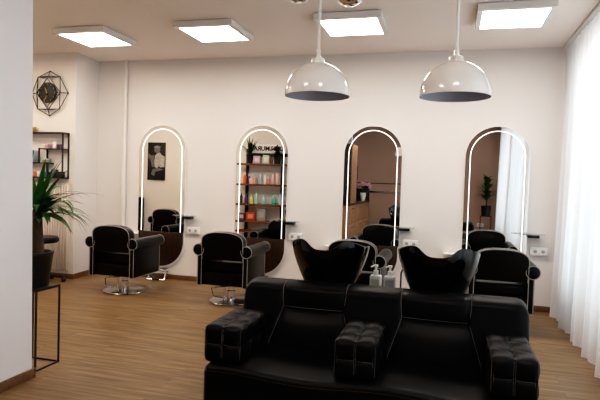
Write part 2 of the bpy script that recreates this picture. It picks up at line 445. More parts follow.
# ---------------------------------------------------------------- shampoo unit
def shampoo_unit():
    L_ = M['leather']; T = M['stitch']
    t = empty('shampoo_unit', (-.385, -3.40, 0))
    tag(t, 'black leather two-seat shampoo backwash couch with tufted armrests and two black basins', 'shampoo couch')
    ox, oy = -.385, -3.40
    X0, X1 = -1.165-ox, .412-ox
    Yf, Yb = -3.86-oy, -3.06-oy
    # base body with a gently waved front top edge
    def wave(x): return .388+.010*sin((x-X0)/(X1-X0)*4*pi+.6)
    NU, NR = 60, 6
    b = MB()
    prof = [(Yf, .0), (Yf, .10), (Yf, .30)]
    rad = .03
    def body(u, v):
        x = X0+u*(X1-X0)
        e = min(u, 1-u)*(X1-X0)
        rx = 0 if e > rad else (rad-math.sqrt(max(0, rad*rad-(rad-e)**2)))
        zt = wave(x)
        # v: front up, round over, back along the seat
        if v < .4: return Vector((x, Yf+rx, v/.4*(zt-rad)))
        if v < .55:
            a = (v-.4)/.15*pi/2
            return Vector((x, Yf+rx+rad*(1-cos(a)), zt-rad+rad*sin(a)-rx*.6))
        w_ = (v-.55)/.45
        return Vector((x, Yf+rad+w_*(Yb-Yf-rad-.02), zt*(1-w_)+(.375)*w_+.012*sin(w_*pi)-rx*.6))
    V = b.grid(body, NU, 44)
    for side in (0, NU):
        fl = [b.b.verts.new((V[side][0].co.x, Yb-.02, 0))]
        try: b.b.faces.new(V[side]+fl)
        except ValueError: pass
    b.b.faces.new([V[0][44], V[NU][44], b.b.verts.new((X1, Yb-.02, 0)), b.b.verts.new((X0, Yb-.02, 0))])
    bd = b.build('seat_base', L_, t, smooth=50)
    for dz in (-.004, -.016):
        s = MB()
        s.tube([(X0+.02+(X1-X0-.04)*i/50, Yf+.0065 if dz > -.01 else Yf+.001, wave(X0+.02+(X1-X0-.04)*i/50)-.012+dz) for i in range(51)], .0014, 5)
        s.build('stitching', M['stitch2'], bd)
    # backrest: one sculpted slab; seams sunk into the front
    BX0, BX1 = -1.155-ox, .432-ox
    zb, zt = .34, .742
    cs = [-.722-ox, -.045-ox]           # seat centres
    seamh = .600
    def seam_x(c, s, z):                # vertical seams flare towards the bottom and the top
        d = z-.605
        return c+s*(.170+(abs(d)*.32 if d < 0 else abs(d)*.10))
    def front(x, z):
        # base lean: bottom further forward
        y = (-3.445-oy)+(z-zb)*.30
        g = 0
        for c in cs:
            for s in (-1, 1):
                g = max(g, math.exp(-((x-seam_x(c, s, z))/.012)**2)*(.9))
            if abs(x-c) < .18:
                g = max(g, math.exp(-((z-seamh)/.012)**2)*.9)
        y += g*.011
        # puffed panels
        for c in cs:
            dx = (x-c)/.18
            if abs(dx) < 1:
                if z < seamh: y += .022*(1-dx*dx)*sin(max(0, min(1, (z-zb)/(seamh-zb)))*pi)*(-.6)
                else: y -= .012*(1-dx*dx)
                y += .016*math.exp(-((z-seamh)/.05)**2)
        return y
    bb = MB()
    NX, NZ = 150, 60
    R = .062; RT = .05
    yb0 = -3.125-oy
    def P(u, v):
        x = BX0+u*(BX1-BX0)
        # v .. 0-.62 front, .62-.8 over the top, .8-1 down the back
        e = min(u, 1-u)*(BX1-BX0)
        k = 0 if e > R else (R-math.sqrt(max(0, R*R-(R-e)**2)))
        ztop = zt-k
        if v <= .62:
            z = zb+(ztop-RT-zb)*v/.62
            return Vector((x, front(x, z)+k*.75, z))
        if v <= .82:
            a = (v-.62)/.2*pi
            z0 = ztop-RT
            ya = front(x, z0)+k*.75; yb = yb0-k*.5
            return Vector((x, (ya+yb)/2-(yb-ya)/2*cos(a), z0+RT*sin(a)**.8))
        w_ = (v-.82)/.18
        return Vector((x, yb0-k*.5, (ztop-RT)*(1-w_)+zb*w_))
    V = bb.grid(P, NX, NZ+20)
    for side in (0, NX):
        bb.b.faces.new(V[side])
    bb.b.faces.new([V[i][0] for i in range(NX+1)]+[V[i][NZ+20] for i in range(NX, -1, -1)])
    bk = bb.build('backrest', L_, t, smooth=50)
    for c in cs:
        st = MB()
        for s in (-1, 1):
            for off in (.007,):
                pts = [(seam_x(c, s, z)+off*s, front(seam_x(c, s, z)+off*s, z)-.0012, z) for z in [zb+.06+(zt-RT-zb-.06)*i/24 for i in range(25)]]
                zz = zt-RT; xx = seam_x(c, s, zz)+off*s; ya = front(xx, zz); yb = yb0
                pts += [(xx, (ya+yb)/2-(yb-ya)/2*cos(a), zz+RT*sin(a)**.8+.001) for a in [.15*pi*i/2 for i in range(1, 8)]]
                st.tube(pts, .0016, 5)
        xs = [seam_x(c, -1, seamh)+i/20*(seam_x(c, 1, seamh)-seam_x(c, -1, seamh)) for i in range(21)]
        st.tube([(x_, front(x_, seamh+.009)-.0012, seamh+.009) for x_ in xs], .0016, 5)
        st.build('stitching', M['stitch3'], bk)
    # tufted armrests
    def armrest(x0, x1, y0, y1, z0, z1):
        nx, ny, nz = 2, 3, 2; q = 10; B = MB()
        cx, cy, cz = (x0+x1)/2, (y0+y1)/2, (z0+z1)/2
        hx, hy, hz = (x1-x0)/2, (y1-y0)/2, (z1-z0)/2
        def puff(a, b, na, nb):
            A = abs(sin(a*na*pi)); Bq = abs(sin(b*nb*pi))
            d = (A**.45)*(Bq**.45)
            # buttons where seams cross
            for i in range(1, na):
                for j in range(1, nb):
                    rr = math.hypot((a-i/na)*na, (b-j/nb)*nb)
                    d -= .9*math.exp(-(rr/.13)**2)
            return d
        cache = {}
        def vert(ux, uy, uz, axis, sg):
            # cube point in [0,1]^3 -> rounded, puffed
            p = Vector((ux*2-1, uy*2-1, uz*2-1))
            r = .024
            c = Vector((p.x*hx, p.y*hy, p.z*hz))
            inn = Vector((max(-hx+r, min(hx-r, c.x)), max(-hy+r, min(hy-r, c.y)), max(-hz+r, min(hz-r, c.z))))
            d = c-inn
            if d.length > 1e-9: c = inn+d.normalized()*r
            a, b_, na, nb = {'x': (uy, uz, ny, nz), 'y': (ux, uz, nx, nz), 'z': (ux, uy, nx, ny)}[axis]
            h = .0155*(puff(a, b_, na, nb)-.55)
            ed = min(a, 1-a, b_, 1-b_)
            h *= min(1, ed/.06)
            nrm = d.normalized() if d.length > 1e-9 else Vector()
            c = c+nrm*h
            key = (round(ux, 4), round(uy, 4), round(uz, 4))
            if key not in cache: cache[key] = B.b.verts.new((cx+c.x, cy+c.y, cz+c.z))
            return cache[key]
        N = {'x': nx*q, 'y': ny*q, 'z': nz*q}
        for axis, (p, r_) in {'x': ('y', 'z'), 'y': ('x', 'z'), 'z': ('x', 'y')}.items():
            for sg in (0, 1):
                def g(i, j):
                    u = {axis: sg, p: i/N[p], r_: j/N[r_]}
                    return vert(u['x'], u['y'], u['z'], axis, sg)
                for i in range(N[p]):
                    for j in range(N[r_]):
                        try: B.b.faces.new((g(i, j), g(i+1, j), g(i+1, j+1), g(i, j+1)))
                        except ValueError: pass
        am = B.build('armrest', L_, t, smooth=60)
        # double stitched seams along the top edges and the centre lines
        s_ = MB(); e = .0015
        def loopz(x, pts): s_.tube([(x, y_, z_) for y_, z_ in pts], .0013, 5)
        for x in (cx-.004, cx+.004):
            loopz(x, [(y0-.001, z0+.03), (y0-.0005, cz), (y0-.001, z1-.03), (y0+.012, z1-.008), (y0+.03, z1-.0005), (cy, z1-.002), (y1-.03, z1-.001)])
        for x in (x0+.017, x0+.007, x1-.017, x1-.007):
            zz = z1-.001-(.0065 if x in (x0+.007, x1-.007) else 0.001)
            loopz(x, [(y0+.002, z0+.03), (y0+.002, z1-.03), (y0+.012, zz-.007), (y0+.03, zz), (y1-.03, zz)])
        for k in (1, 2):
            yy = y0+(y1-y0)*k/3
            s_.tube([(x0+.03, yy, z1-.004), (cx, yy, z1-.006), (x1-.03, yy, z1-.004)], .0012, 5)
            for xx in (x0, x1): s_.tube([(xx+(.004 if xx == x0 else -.004), yy, z0+.03), (xx+(.004 if xx == x0 else -.004), yy, z1-.03)], .0012, 5)
        s_.tube([(x0+.02, y0+.004, cz), (cx, y0+.006, cz), (x1-.02, y0+.004, cz)], .0013, 5)
        s_.build('stitching', M['stitch'], am)
        for k in (1, 2): MB().sphere((cx, y0+(y1-y0)*k/3, z1-.008), .009, (1, 1, .5), 10).build('button', L_, am)
        MB().sphere((cx, y0+.008, cz), .009, (1, .5, 1), 10).build('button', L_, am)
    for a, b_ in ((-1.182, -.975), (-.503, -.296), (.207, .414)):
        armrest(a-ox, b_-ox, -3.81-oy, -3.385-oy, .392, .585)
    # rear pedestal carrying the basins
    MB().box(-1.13-ox, .40-ox, -3.12-oy, -2.62-oy, 0, .60, .02).build('pedestal', M['blackp'], t)
    # basins
    def basin(cx, cy):
        B = MB(); n = 96
        hw, hd = .246, .25
        def rimz(a):            # a = 0 at +X, -pi/2 faces the seat
            da = (a+pi/2+pi) % (2*pi)-pi
            sm = lambda t: (lambda q: q*q*(3-2*q))(max(0, min(1, t)))
            f = math.exp(-(abs(da)/.35)**3.2)
            return .978-.045*sm((abs(da)-.5)/1.0)-.135*sm((abs(da)-1.5)/1.4)-.060*f
        def ring(fw, a, z, sq=1.0):
            e = .84
            ca, sa = cos(a), sin(a)
            return Vector((cx+hw*fw*abs(ca)**e*(1 if ca >= 0 else -1), cy+hd*fw*abs(sa)**e*(1 if sa >= 0 else -1), z))
        rows = []
        outer = [(.50, 0.0), (.57, .12), (.655, .25), (.78, .45), (.885, .65), (.96, .83), (1.0, .985)]
        for fw, h in outer: rows.append([ring(fw, 2*pi*j/n, .60+(rimz(2*pi*j/n)-.60)*h) for j in range(n)])
        rows.append([ring(.992, 2*pi*j/n, rimz(2*pi*j/n)+.003) for j in range(n)])
        rows.append([ring(.965, 2*pi*j/n, rimz(2*pi*j/n)+.002) for j in range(n)])
        for fw, h in ((.93, .90), (.86, .70), (.76, .48), (.60, .32), (.35, .24), (.06, .22)):
            rows.append([ring(fw, 2*pi*j/n, .60+(rimz(2*pi*j/n)-.60)*h if h > .4 else .60+.335*h) for j in range(n)])
        RV = [[B.b.verts.new(p) for p in r_] for r_ in rows]
        for A, C_ in zip(RV, RV[1:]):
            for j in range(n): B.b.faces.new((A[j], A[(j+1) % n], C_[(j+1) % n], C_[j]))
        B.b.faces.new(RV[0][::-1]); B.b.faces.new(RV[-1])
        o = B.build('basin', M['ceramic'], t, smooth=60)
        MB().lathe([(.022, 0), (.026, .004), (.0, .006)], (cx, cy, .672), 20, cap1=False).build('drain', M['chrome'], o)
    basin(-.724-ox, -2.90-oy); basin(-.046-ox, -2.90-oy)
    # tap with lever between the basins
    fx = -.285-ox
    tp = MB().tube([(fx, -2.70-oy, .60), (fx, -2.70-oy, .745), (fx+.008, -2.70-oy, .768), (fx+.03, -2.70-oy, .778), (fx+.085, -2.72-oy, .776)], .006, 8).build('tap', M['steel'], t)
M['stitch3'] = mat('pale_thread', (.15, .147, .145), .7, var=.1)
M['stitch2'] = mat('brown_thread', (.12, .085, .06), .7, var=.1)
shampoo_unit()
M['bottlewhite'] = mat('bottle_white', (.93, .93, .92), .35, var=.01)
def pump_bottle(x, y, z, lab, label):
    t = empty('pump_bottle', (x, y, z)); tag(t, label, 'bottle', 'white pump bottles between the basins')
    MB().box(-.038, .038, -.030, .030, 0, .120, .010, 3).build('bottle_body', M['bottlewhite'], t)
    MB().box(-.026, .026, -.0308, -.0302, .025, .095).build('paper_label', lab, t)
    c = MB().lathe([(.017, .118), (.017, .152), (.008, .154), (.008, .175), (.014, .177), (.014, .190)], n=18)
    c.build('pump_collar', M['bottlewhite'], t)
    MB().tube([(0, 0, .183), (-.012, -.012, .184), (-.030, -.030, .178)], .006, 8).build('pump_nozzle', M['bottlewhite'], t)
pump_bottle(-.452, -2.70, .600, cm('label_green', (.62, .64, .50)), 'white square pump bottle with greenish label standing between the black basins')
pump_bottle(-.358, -2.70, .600, cm('label_grey', (.55, .55, .56)), 'white square pump bottle with grey label standing between the black basins')

# ---------------------------------------------------------------- ceiling lights and pendants
def make_panel():
    t = empty('ceiling_panel_light')
    f = MB(); o, i = .304, .260
    f.box(-o, o, -o, -i, -.063, -.008).box(-o, o, i, o, -.063, -.008).box(-o, -i, -i, i, -.063, -.008).box(i, o, -i, i, -.063, -.008)
    f.box(-.285, .285, -.285, .285, -.012, 0)
    f.build('panel_frame', M['panelframe'], t)
    MB().box(-.260, .260, -.260, .260, -.062, -.056).build('diffuser', M['panel'], t)
    return t
p0 = make_panel()
for k, X in enumerate((-3.745, -2.345, -.935, .472)):
    o = p0 if k == 0 else copy_tree(p0); o.location = (X, (-1.245, -1.255, -1.28, -1.315)[k], H)
    tag(o, 'square white LED ceiling panel over the mirror '+WHO[k], 'ceiling light', 'square ceiling panels')
for k, (X, Y) in enumerate(((-5.9, -2.9), (-4.3, -2.9), (-5.35, -1.6))):  # unseen panels added to brighten the annex and niche wall
    o = copy_tree(p0); o.location = (X, Y, H)
    for ch in kids(o):
        if ch.name.startswith('diffuser'): ch.data = ch.data.copy(); ch.data.materials[0] = M['fill_panel_warm']
    tag(o, 'added unseen fill light panel behind the white wall corner, over the '+('picture', 'display shelving', 'rolling stool')[k], 'ceiling light', 'square ceiling panels')
for k, X in enumerate((-1.75, .10)):
    o = copy_tree(p0); o.location = (X, -5.2, H)
    tag(o, 'square white LED ceiling panel over the front of the room, '+('nearer the white wall corner', 'nearer the window curtains')[k], 'ceiling light', 'square ceiling panels')
def make_pendant():
    t = empty('pendant_lamp')
    R_, h = .186, .180
    prof = [(R_, 0), (R_*1.0, .012)]
    for i in range(1, 15):
        a = i/14*pi/2*.94
        prof.append((R_*cos(a), .012+h*sin(a)))
    sh = MB().lathe(prof, n=56, cap0=False, cap1=True).build('lamp_shade', M['lampshell'], t)
    pin = [(R_-.004, .001)]+[(max(.004, (R_-.006)*cos(i/12*pi/2*.96)), .010+(h-.008)*sin(i/12*pi/2*.96)) for i in range(0, 13)]
    MB().lathe(pin, n=56, cap0=False, cap1=True).build('shade_lining', M['lampin'], sh)
    MB().lathe([(.039, .180), (.039, .206), (.034, .216), (.018, .221), (.014, .226), (.0125, .262), (.0, .264)], n=24, cap0=True, cap1=False).build('cap', M['lampshell'], t)
    MB().sphere((0, 0, .075), .028, n=14).lathe([(.016, .095), (.016, .185)], n=12).build('bulb', M['plast'], t)
    return t
def finish_pendant(t, z):
    top = H-z
    MB().tube([(0, 0, .255), (0, 0, top)], .0082, 8).build('cord', M['cord'], t)
    MB().lathe([(.055, top-.025), (.055, top), (.0, top)], n=24, cap1=False).build('ceiling_rose', M['lampshell'], t)
pd0 = make_pendant()
pd1 = copy_tree(pd0)
pd0.location = (-.752, -3.30, 1.824); finish_pendant(pd0, 1.824)
pd1.location = (.009, -3.30, 1.812); finish_pendant(pd1, 1.812)
tag(pd0, 'white dome pendant lamp hanging farther from the white curtain', 'pendant lamp', 'white dome pendants')
tag(pd1, 'white dome pendant lamp hanging nearer to the white curtain', 'pendant lamp', 'white dome pendants')
# chrome globe lamp at the ceiling, only its lowest edges show
t = empty('globe_ceiling_lamp', (-.808, -3.0, H)); tag(t, 'chrome globe ceiling lamp peeking in at the top edge, between the pendants', 'ceiling light')
MB().lathe([(.09, -.03), (.09, 0)], n=28).tube([(-.30, 0, -.03), (.30, 0, -.03)], .012).build('canopy', M['chrome'], t)
for dx in (-.167, .167):
    g = MB().sphere((dx, 0, -.30-.12*dx), .105, n=32).build('globe', M['chrome'], t)
    MB().tube([(dx, 0, -.03), (dx, 0, -.20)], .008).build('stem', M['chrome'], g)

# ---------------------------------------------------------------- curtain
struct(MB().box(1.10, 1.17, YR+.3, -.05, H-.028, H-.001, .004).build('trim_4', M['white']))     # curtain rail
def curtain(y0, y1, seed):
    B = MB(); L_ = y0-y1; NU = int(L_/.011); NV = 40
    rnd = random.Random(seed); ph = [rnd.uniform(0, 6.28) for _ in range(6)]
    def f(u, v):
        y = y0-u*L_
        z = (H-.03)*(1-v)+.012*v
        low = v**.8
        a = (.010+.022*v**1.5)*sin(2*pi*y/.155+ph[0]+1.2*sin(y*3.1+ph[1])+.5*v)
        b_ = .050*low*sin(2*pi*y/.46+ph[2]+.5*sin(y*2.3+ph[3]))
        c = .016*(1-v*.4)*sin(2*pi*y/.082+ph[4]+.9*sin(y*7+ph[5]))
        hem = .012*max(0, sin(2*pi*y/.46+ph[2]+1.0))*(v > .97)
        return Vector((1.142+a*.7+b_*.9+c*.4-.022*v, y+.012*low*sin(2*pi*y/.23+ph[3]), z+hem))
    B.grid(f, NU, NV)
    return B.build('sheer_curtain', M['curtain'], smooth=80)
tag(curtain(-.055, -2.65, 3), 'sheer white floor length curtain beside the corner of the mirror wall', 'curtain', 'sheer window curtains')
tag(curtain(-2.70, -5.2, 11), 'sheer white curtain length further along the window wall, seen in the mirror', 'curtain', 'sheer window curtains')
tag(curtain(-5.25, -7.45, 23), 'sheer white curtain end beside the tall plant, seen in the mirror', 'curtain', 'sheer window curtains')

# ---------------------------------------------------------------- clock
t = empty('wall_clock', (-4.935, -.52, 2.345)); tag(t, 'black wire geometric wall clock with round face and gold hands', 'clock')
oc = []
yf, ym = -.012, -.040
O = [(0, .278), (.165, .20), (.272, 0), (.165, -.20), (0, -.285), (-.165, -.20), (-.272, 0), (-.165, .20)]
I = [(0, .212), (.178, 0), (0, -.212), (-.178, 0)]
O3 = [(a, yf-.02 if i % 2 else yf, c) for i, (a, c) in enumerate(O)]
I3 = [(a, ym, c) for a, c in I]
fr = MB()
def seg(a, b_, r=.0052): fr.tube([a, b_], r, 6)
for i in range(8): seg(O3[i], O3[(i+1) % 8])
for i in range(4): seg(I3[i], I3[(i+1) % 4])
for k in range(4):
    seg(I3[k], O3[2*k]); seg(I3[k], O3[(2*k+1) % 8]); seg(I3[k], O3[(2*k-1) % 8])
sq = [O3[1], O3[3], O3[5], O3[7]]
for i in range(4): seg(sq[i], sq[(i+1) % 4], .004)
I4 = [(a*.84, ym-.02, c*.84) for a, c in I]
for i in range(4): seg(I4[i], I4[(i+1) % 4], .004); seg(I4[i], I3[i], .004)
for p in O3+I3: fr.sphere(p, .009, n=8)
fr.build('wire_frame', M['blackm'], t)
MB().lathe([(.0, -.035), (.125, -.035), (.13, -.030), (.13, -.018), (.0, -.018)], (-.022, 0, .005), 40, 'Y', False, False).build('clock_face', M['blackm'], t)
hd = MB().tube([(-.022+.012, -.042, -.03), (-.022-.045, -.042, -.115+.005)], .005, 6).tube([(-.022+.005, -.044, .0), (-.022-.03, -.044, .075)], .006, 6).sphere((-.022, -.043, .005), .009, n=8)
for k in range(12):
    a = k*pi/6; hd.box(-.022+.110*sin(a)-.004, -.022+.110*sin(a)+.004, -.037, -.035, .005+.110*cos(a)-.004, .005+.110*cos(a)+.004)
hd.build('clock_hands', M['gold'], t)

# ---------------------------------------------------------------- black wire shelf with tubs
t = empty('wall_shelf', (0, -.52, 0)); tag(t, 'black metal stepped wall shelf holding small tubs below the clock', 'shelf')
f = MB(); yb, yfr = -.008, -.115; rr = .0075
xr, xl = -4.645, -5.42
LV = [1.838, 1.638, 1.458, 1.275]
def bar(x0, z0, x1, z1, y): f.box(min(x0, x1)-rr, max(x0, x1)+rr, y-rr, y+rr, min(z0, z1)-rr, max(z0, z1)+rr)
for y in (yb, yfr):
    bar(xl, LV[0], xr, LV[0], y); bar(xr, LV[0], xr, LV[3], y); bar(xl, LV[3], xr, LV[3], y); bar(xl, LV[0], xl, LV[3], y)
for x_, z_ in ((xr, LV[0]), (xr, LV[3]), (xl, LV[0]), (xl, LV[3])): f.box(x_-rr, x_+rr, yfr, yb, z_-rr, z_+rr)
bar(-4.995, LV[1], -4.995, LV[2], yfr); bar(-4.86, LV[2], -4.86, LV[3], yfr); bar(-4.965, LV[1], -4.965, LV[3], yb)
f.build('shelf_frame', M['blackm'], t)
for x0, x1, z in ((-4.995, xr, LV[1]), (xl, -4.86, LV[2]), (xl, xr, LV[3])):
    MB().box(x0, x1, yfr, yb, z-.008, z+.004).build('shelf_board', M['blackm'], t)
MB().box(xl, xr, yfr+.01, yb, LV[0]-.006, LV[0]+.002).build('shelf_board', M['blackm'], t)
def tub(x, z, col, r=.025, h=.055, label='', lid=None, name='hair_tub'):
    o = MB().lathe([(r*.94, 0), (r, h*.1), (r, h*.7)], n=18).build(name, cm('tub_%s' % label[:14].replace(' ', '_'), col), None, (x, -.585, z+.0045))
    MB().lathe([(r*1.06, h*.7), (r*1.06, h*.96), (r*.98, h)], n=18).build('lid', lid or M['plast'], o)
    tag(o, label, 'tub', 'small tubs on the black wall shelf')
TUBS = [(-4.962, (.75, .68, .66), 'white tub at the plant end of the middle shelf board'), (-4.922, (.65, .40, .42), 'dusty pink tub on the middle wall shelf board'), (-4.882, (.30, .22, .32), 'grey purple tub on the middle wall shelf board'),
        (-4.842, (.48, .22, .28), 'mauve tub beside the white box on wall shelf'), (-4.752, (.08, .05, .10), 'dark plum tub just beyond the white box on wall shelf'), (-4.70, (.10, .06, .13), 'dark violet tub at the post end of middle shelf board')]
for x_, c, lb in TUBS: tub(x_, LV[1], c, .0185, label=lb, lid=cm('lid'+lb[:8], tuple(min(1, k*1.25) for k in c)))
o = MB().box(-.022, .022, -.02, .02, 0, .085, .003).build('product_box', M['plast'], None, (-4.798, -.585, LV[1]+.0045)); tag(o, 'tall white small box among tubs on the wall shelf', 'box')
LOW = [(-5.09, (.70, .12, .05), 'red orange tub on the lowest wall shelf board'), (-5.037, (.72, .78, .74), 'white mint tub on the lowest wall shelf board'), (-4.987, (.30, .55, .52), 'mint green tub on the lowest wall shelf board'),
       (-4.938, (.06, .22, .30), 'teal tub on the lowest wall shelf board'), (-4.890, (.03, .07, .16), 'navy blue tub on the lowest wall shelf board')]
for x_, c, lb in LOW: tub(x_, LV[3], c, .0235, .07, lb, cm('lid'+lb[:8], tuple(min(1, k*1.1) for k in c)))
for x0, w_, h_, lb in ((-4.800, .045, .10, 'taller black carton on the lowest wall shelf board'), (-4.712, .065, .075, 'low black carton at the post end of lowest wall shelf')):
    o = MB().box(-w_/2-.01, w_/2+.01, -.03, .03, 0, h_, .003).build('product_box', M['blackp'], None, (x0, -.585, LV[3]+.0045)); tag(o, lb, 'box')
o = MB().box(-.038, .038, -.03, .03, 0, .05, .004).build('product_box', cm('sage', (.20, .27, .20)), None, (-4.925, -.585, LV[2]+.0045)); tag(o, 'low sage green box on the short wall shelf board', 'box')
MB().box(-.039, .039, -.031, .031, .036, .052, .003).build('lid', cm('sage_lid', (.45, .52, .45)), o)
for k, (x_, c, lb) in enumerate(((-5.165, (.05, .26, .33), 'teal leaflet leaning on the short wall shelf board'), (-5.125, (.50, .62, .66), 'pale blue leaflet leaning on the short wall shelf board'))):
    o = MB().box(-.003, .003, -.035, .035, 0, .16).build('leaflet', cm('leaflet%d' % k, c), None, (x_, -.585, LV[2]+.006)); o.rotation_euler.y = .35; tag(o, lb, 'leaflet')
d = MB()
rnd = random.Random(5)
for k in range(60):
    a, e = rnd.uniform(0, 6.28), rnd.uniform(.1, 1.2); l = rnd.uniform(.05, .11)
    v = Vector((cos(a)*cos(e)*l+.01, sin(a)*cos(e)*l*.5, sin(e)*l*.8))
    d.tube([(0, 0, .01), v*.6+Vector((0, 0, .01)), v], [.003, .003, .006], 5)
d.sphere((0, 0, .012), .012, n=8)
tag(d.build('dried_bouquet', M['dry'], None, (-5.15, -.585, LV[0]+.004)), 'small golden dried grass bunch on top of the wall shelf', 'dried plant')

# ---------------------------------------------------------------- rolling stool
t = empty('rolling_stool', (-4.73, -.86, 0), .35); tag(t, 'black round rolling stool by the ribbed radiator panel', 'stool')
MB().lathe([(.0, .49), (.165, .49), (.185, .505), (.187, .535), (.172, .56), (.0, .565)], n=36, cap0=False, cap1=False).build('seat', M['chairlea'], t)
MB().lathe([(.028, .10), (.028, .32), (.018, .325), (.018, .49)], n=16).build('column', M['blackm'], t)
st = MB()
for k in range(5):
    a = 2*pi*k/5+.2; st.tube([(0, 0, .10), (.14*cos(a), .14*sin(a), .085), (.235*cos(a), .235*sin(a), .07)], [.022, .017, .013], 8)
st.build('star_base', M['blackm'], t)
for k in range(5):
    a = 2*pi*k/5+.2; MB().lathe([(.0, -.02), (.026, -.02), (.028, -.012), (.028, .012), (.026, .02), (.0, .02)], (.245*cos(a), .245*sin(a), .0285), 16, 'X', False, False).tube([(.235*cos(a), .235*sin(a), .03), (.235*cos(a), .235*sin(a), .075)], .007, 8).build('caster', M['blackp'], t)

# ---------------------------------------------------------------- potted plants
def wire_stand(loc, w_, h_, label):
    t = empty('plant_stand', loc); tag(t, label, 'plant stand', 'black wire plant stands')
    r_ = .005; f = MB(); k = w_/2-r_
    for sx in (-k, k):
        for sy in (-k, k): f.box(sx-r_, sx+r_, sy-r_, sy+r_, 0, h_-.006)
    for z in (r_, h_-.012):
        for s in (-k, k):
            f.box(-k, k, s-r_, s+r_, z-r_, z+r_); f.box(s-r_, s+r_, -k, k, z-r_, z+r_)
    f.build('stand_frame', M['blackm'], t)
    MB().box(-w_/2, w_/2, -w_/2, w_/2, h_-.008, h_).build('stand_top', M['blackm'], t)
def leaf(B, base, az, L_, el, droop, wd, n=9, fold=.25):
    """strap leaf: starts at elevation el and bends down by droop along its length"""
    p = Vector(base); rows = []
    for i in range(n+1):
        s = i/n
        e = el-droop*s**1.5
        d = Vector((cos(az)*cos(e), sin(az)*cos(e), sin(e)))
        side = Vector((-sin(az), cos(az), 0)); up = side.cross(d)*-1
        w_ = wd*(min(1, .35+s*3.2))*(1-s**2.2)+.0006
        rows.append((B.b.verts.new(p+side*w_+up*w_*fold), B.b.verts.new(p), B.b.verts.new(p-side*w_+up*w_*fold)))
        p = p+d*(L_/n)
    for A, C_ in zip(rows, rows[1:]):
        B.b.faces.new((A[0], A[1], C_[1], C_[0])); B.b.faces.new((A[1], A[2], C_[2], C_[1]))
def pot(t, r0, r1, h_):
    po = MB().lathe([(.0, 0), (r0, 0), (r0+(r1-r0)*.5, h_*.5), (r1*.985, h_*.93), (r1, h_*.94), (r1, h_), (r1-.012, h_), (r1-.02, h_*.9), (0, h_*.9)], n=36, cap0=False, cap1=False).build('pot', M['pot'], t)
    MB().lathe([(r1-.022, h_*.9), (.0, h_*.915)], n=24, cap0=False, cap1=False).build('soil', M['soil'], po)
    return po
wire_stand((-2.733, -3.235, 0), .232, .555, 'black wire plant stand holding the yucca at the white wall corner')
t = empty('potted_yucca', (-2.757, -3.237, .555)); tag(t, 'yucca with arching green leaves in black pot on wire stand by the wall corner', 'potted plant')
po = pot(t, .105, .138, .235)
MB().lathe([(.006, -.002), (.010, 0), (.012, .002), (.012, -.002)], (.0, -.128, .17), 14, 'Y').lathe([(.006, -.002), (.010, 0), (.012, .002), (.012, -.002)], (.022, -.126, .17), 14, 'Y').build('emblem', M['steel'], po)
tr = MB().tube([(.035, 0, .20), (.036, 0, .30), (.03, .004, .40), (.034, 0, .48), (.034, 0, .53)], [.050, .046, .039, .033, .024], 16)
tr.build('trunk', M['trunk'], t)
B = MB(); rnd = random.Random(21)
c0 = (.034, 0, .50)
for k in range(30):
    az = rnd.uniform(-.55, 2.7) if k % 3 else rnd.uniform(-1.2, 3.6)
    el = rnd.uniform(.15, 1.45)
    L_ = rnd.uniform(.26, .40)
    dr = rnd.uniform(.7, 2.0)*(1.1-el/2.2)
    if sin(az) < -.1: L_ *= .55
    leaf(B, (c0[0]+.02*cos(az), .02*sin(az), c0[2]+rnd.uniform(-.05, .05)), az, L_, el, dr, rnd.uniform(.021, .029), 12, .14)
for az, el, L_, dr in ((-.5, 1.32, .40, .3), (.4, 1.25, .42, .25), (.1, 1.08, .40, .45), (-.25, .75, .44, 1.7), (.15, .62, .54, 1.0), (.5, .95, .44, 1.9), (-.05, .55, .42, 1.0), (.25, .25, .40, 1.3), (1.2, 1.25, .40, .2), (-.3, 1.2, .38, .5), (.9, 1.35, .38, .25), (.0, .1, .34, 1.5), (.3, -.15, .30, 1.0), (.1, .85, .36, 2.5)):
    leaf(B, c0, az, L_, el, dr, .028, 14, .12)
for k in range(16):
    leaf(B, (c0[0], 0, c0[2]+rnd.uniform(-.05, .03)), rnd.uniform(-.35, 1.1), rnd.uniform(.28, .40), rnd.uniform(.1, 1.1), rnd.uniform(.9, 2.1), rnd.uniform(.022, .028), 12, .12)
B.build('foliage', M['leaf'], t, smooth=180, recalc=False)
# tall plant at the far wall, seen in the mirror
wire_stand((.90, -7.85, 0), .26, .62, 'black wire plant stand at the far wall, seen in the mirror')
t = empty('potted_dracaena', (.90, -7.85, .62)); tag(t, 'bushy green dracaena in black pot seen in the mirror beside the curtain', 'potted plant')
pot(t, .10, .125, .25)
MB().tube([(0, 0, .2), (.01, 0, .5), (-.01, 0, .85)], [.016, .013, .008], 10).build('stem', M['trunk'], t)
B = MB(); rnd = random.Random(4)
for k in range(64):
    z = .36+.52*k/64; az = k*2.4+rnd.uniform(-.3, .3)
    leaf(B, (0, 0, z), az, rnd.uniform(.27, .38)*(1.15-.45*k/64), rnd.uniform(.25, .8)+.5*k/64, rnd.uniform(.6, 1.4), rnd.uniform(.036, .050), 8, .15)
B.build('foliage', M['leaf'], t, smooth=180, recalc=False)

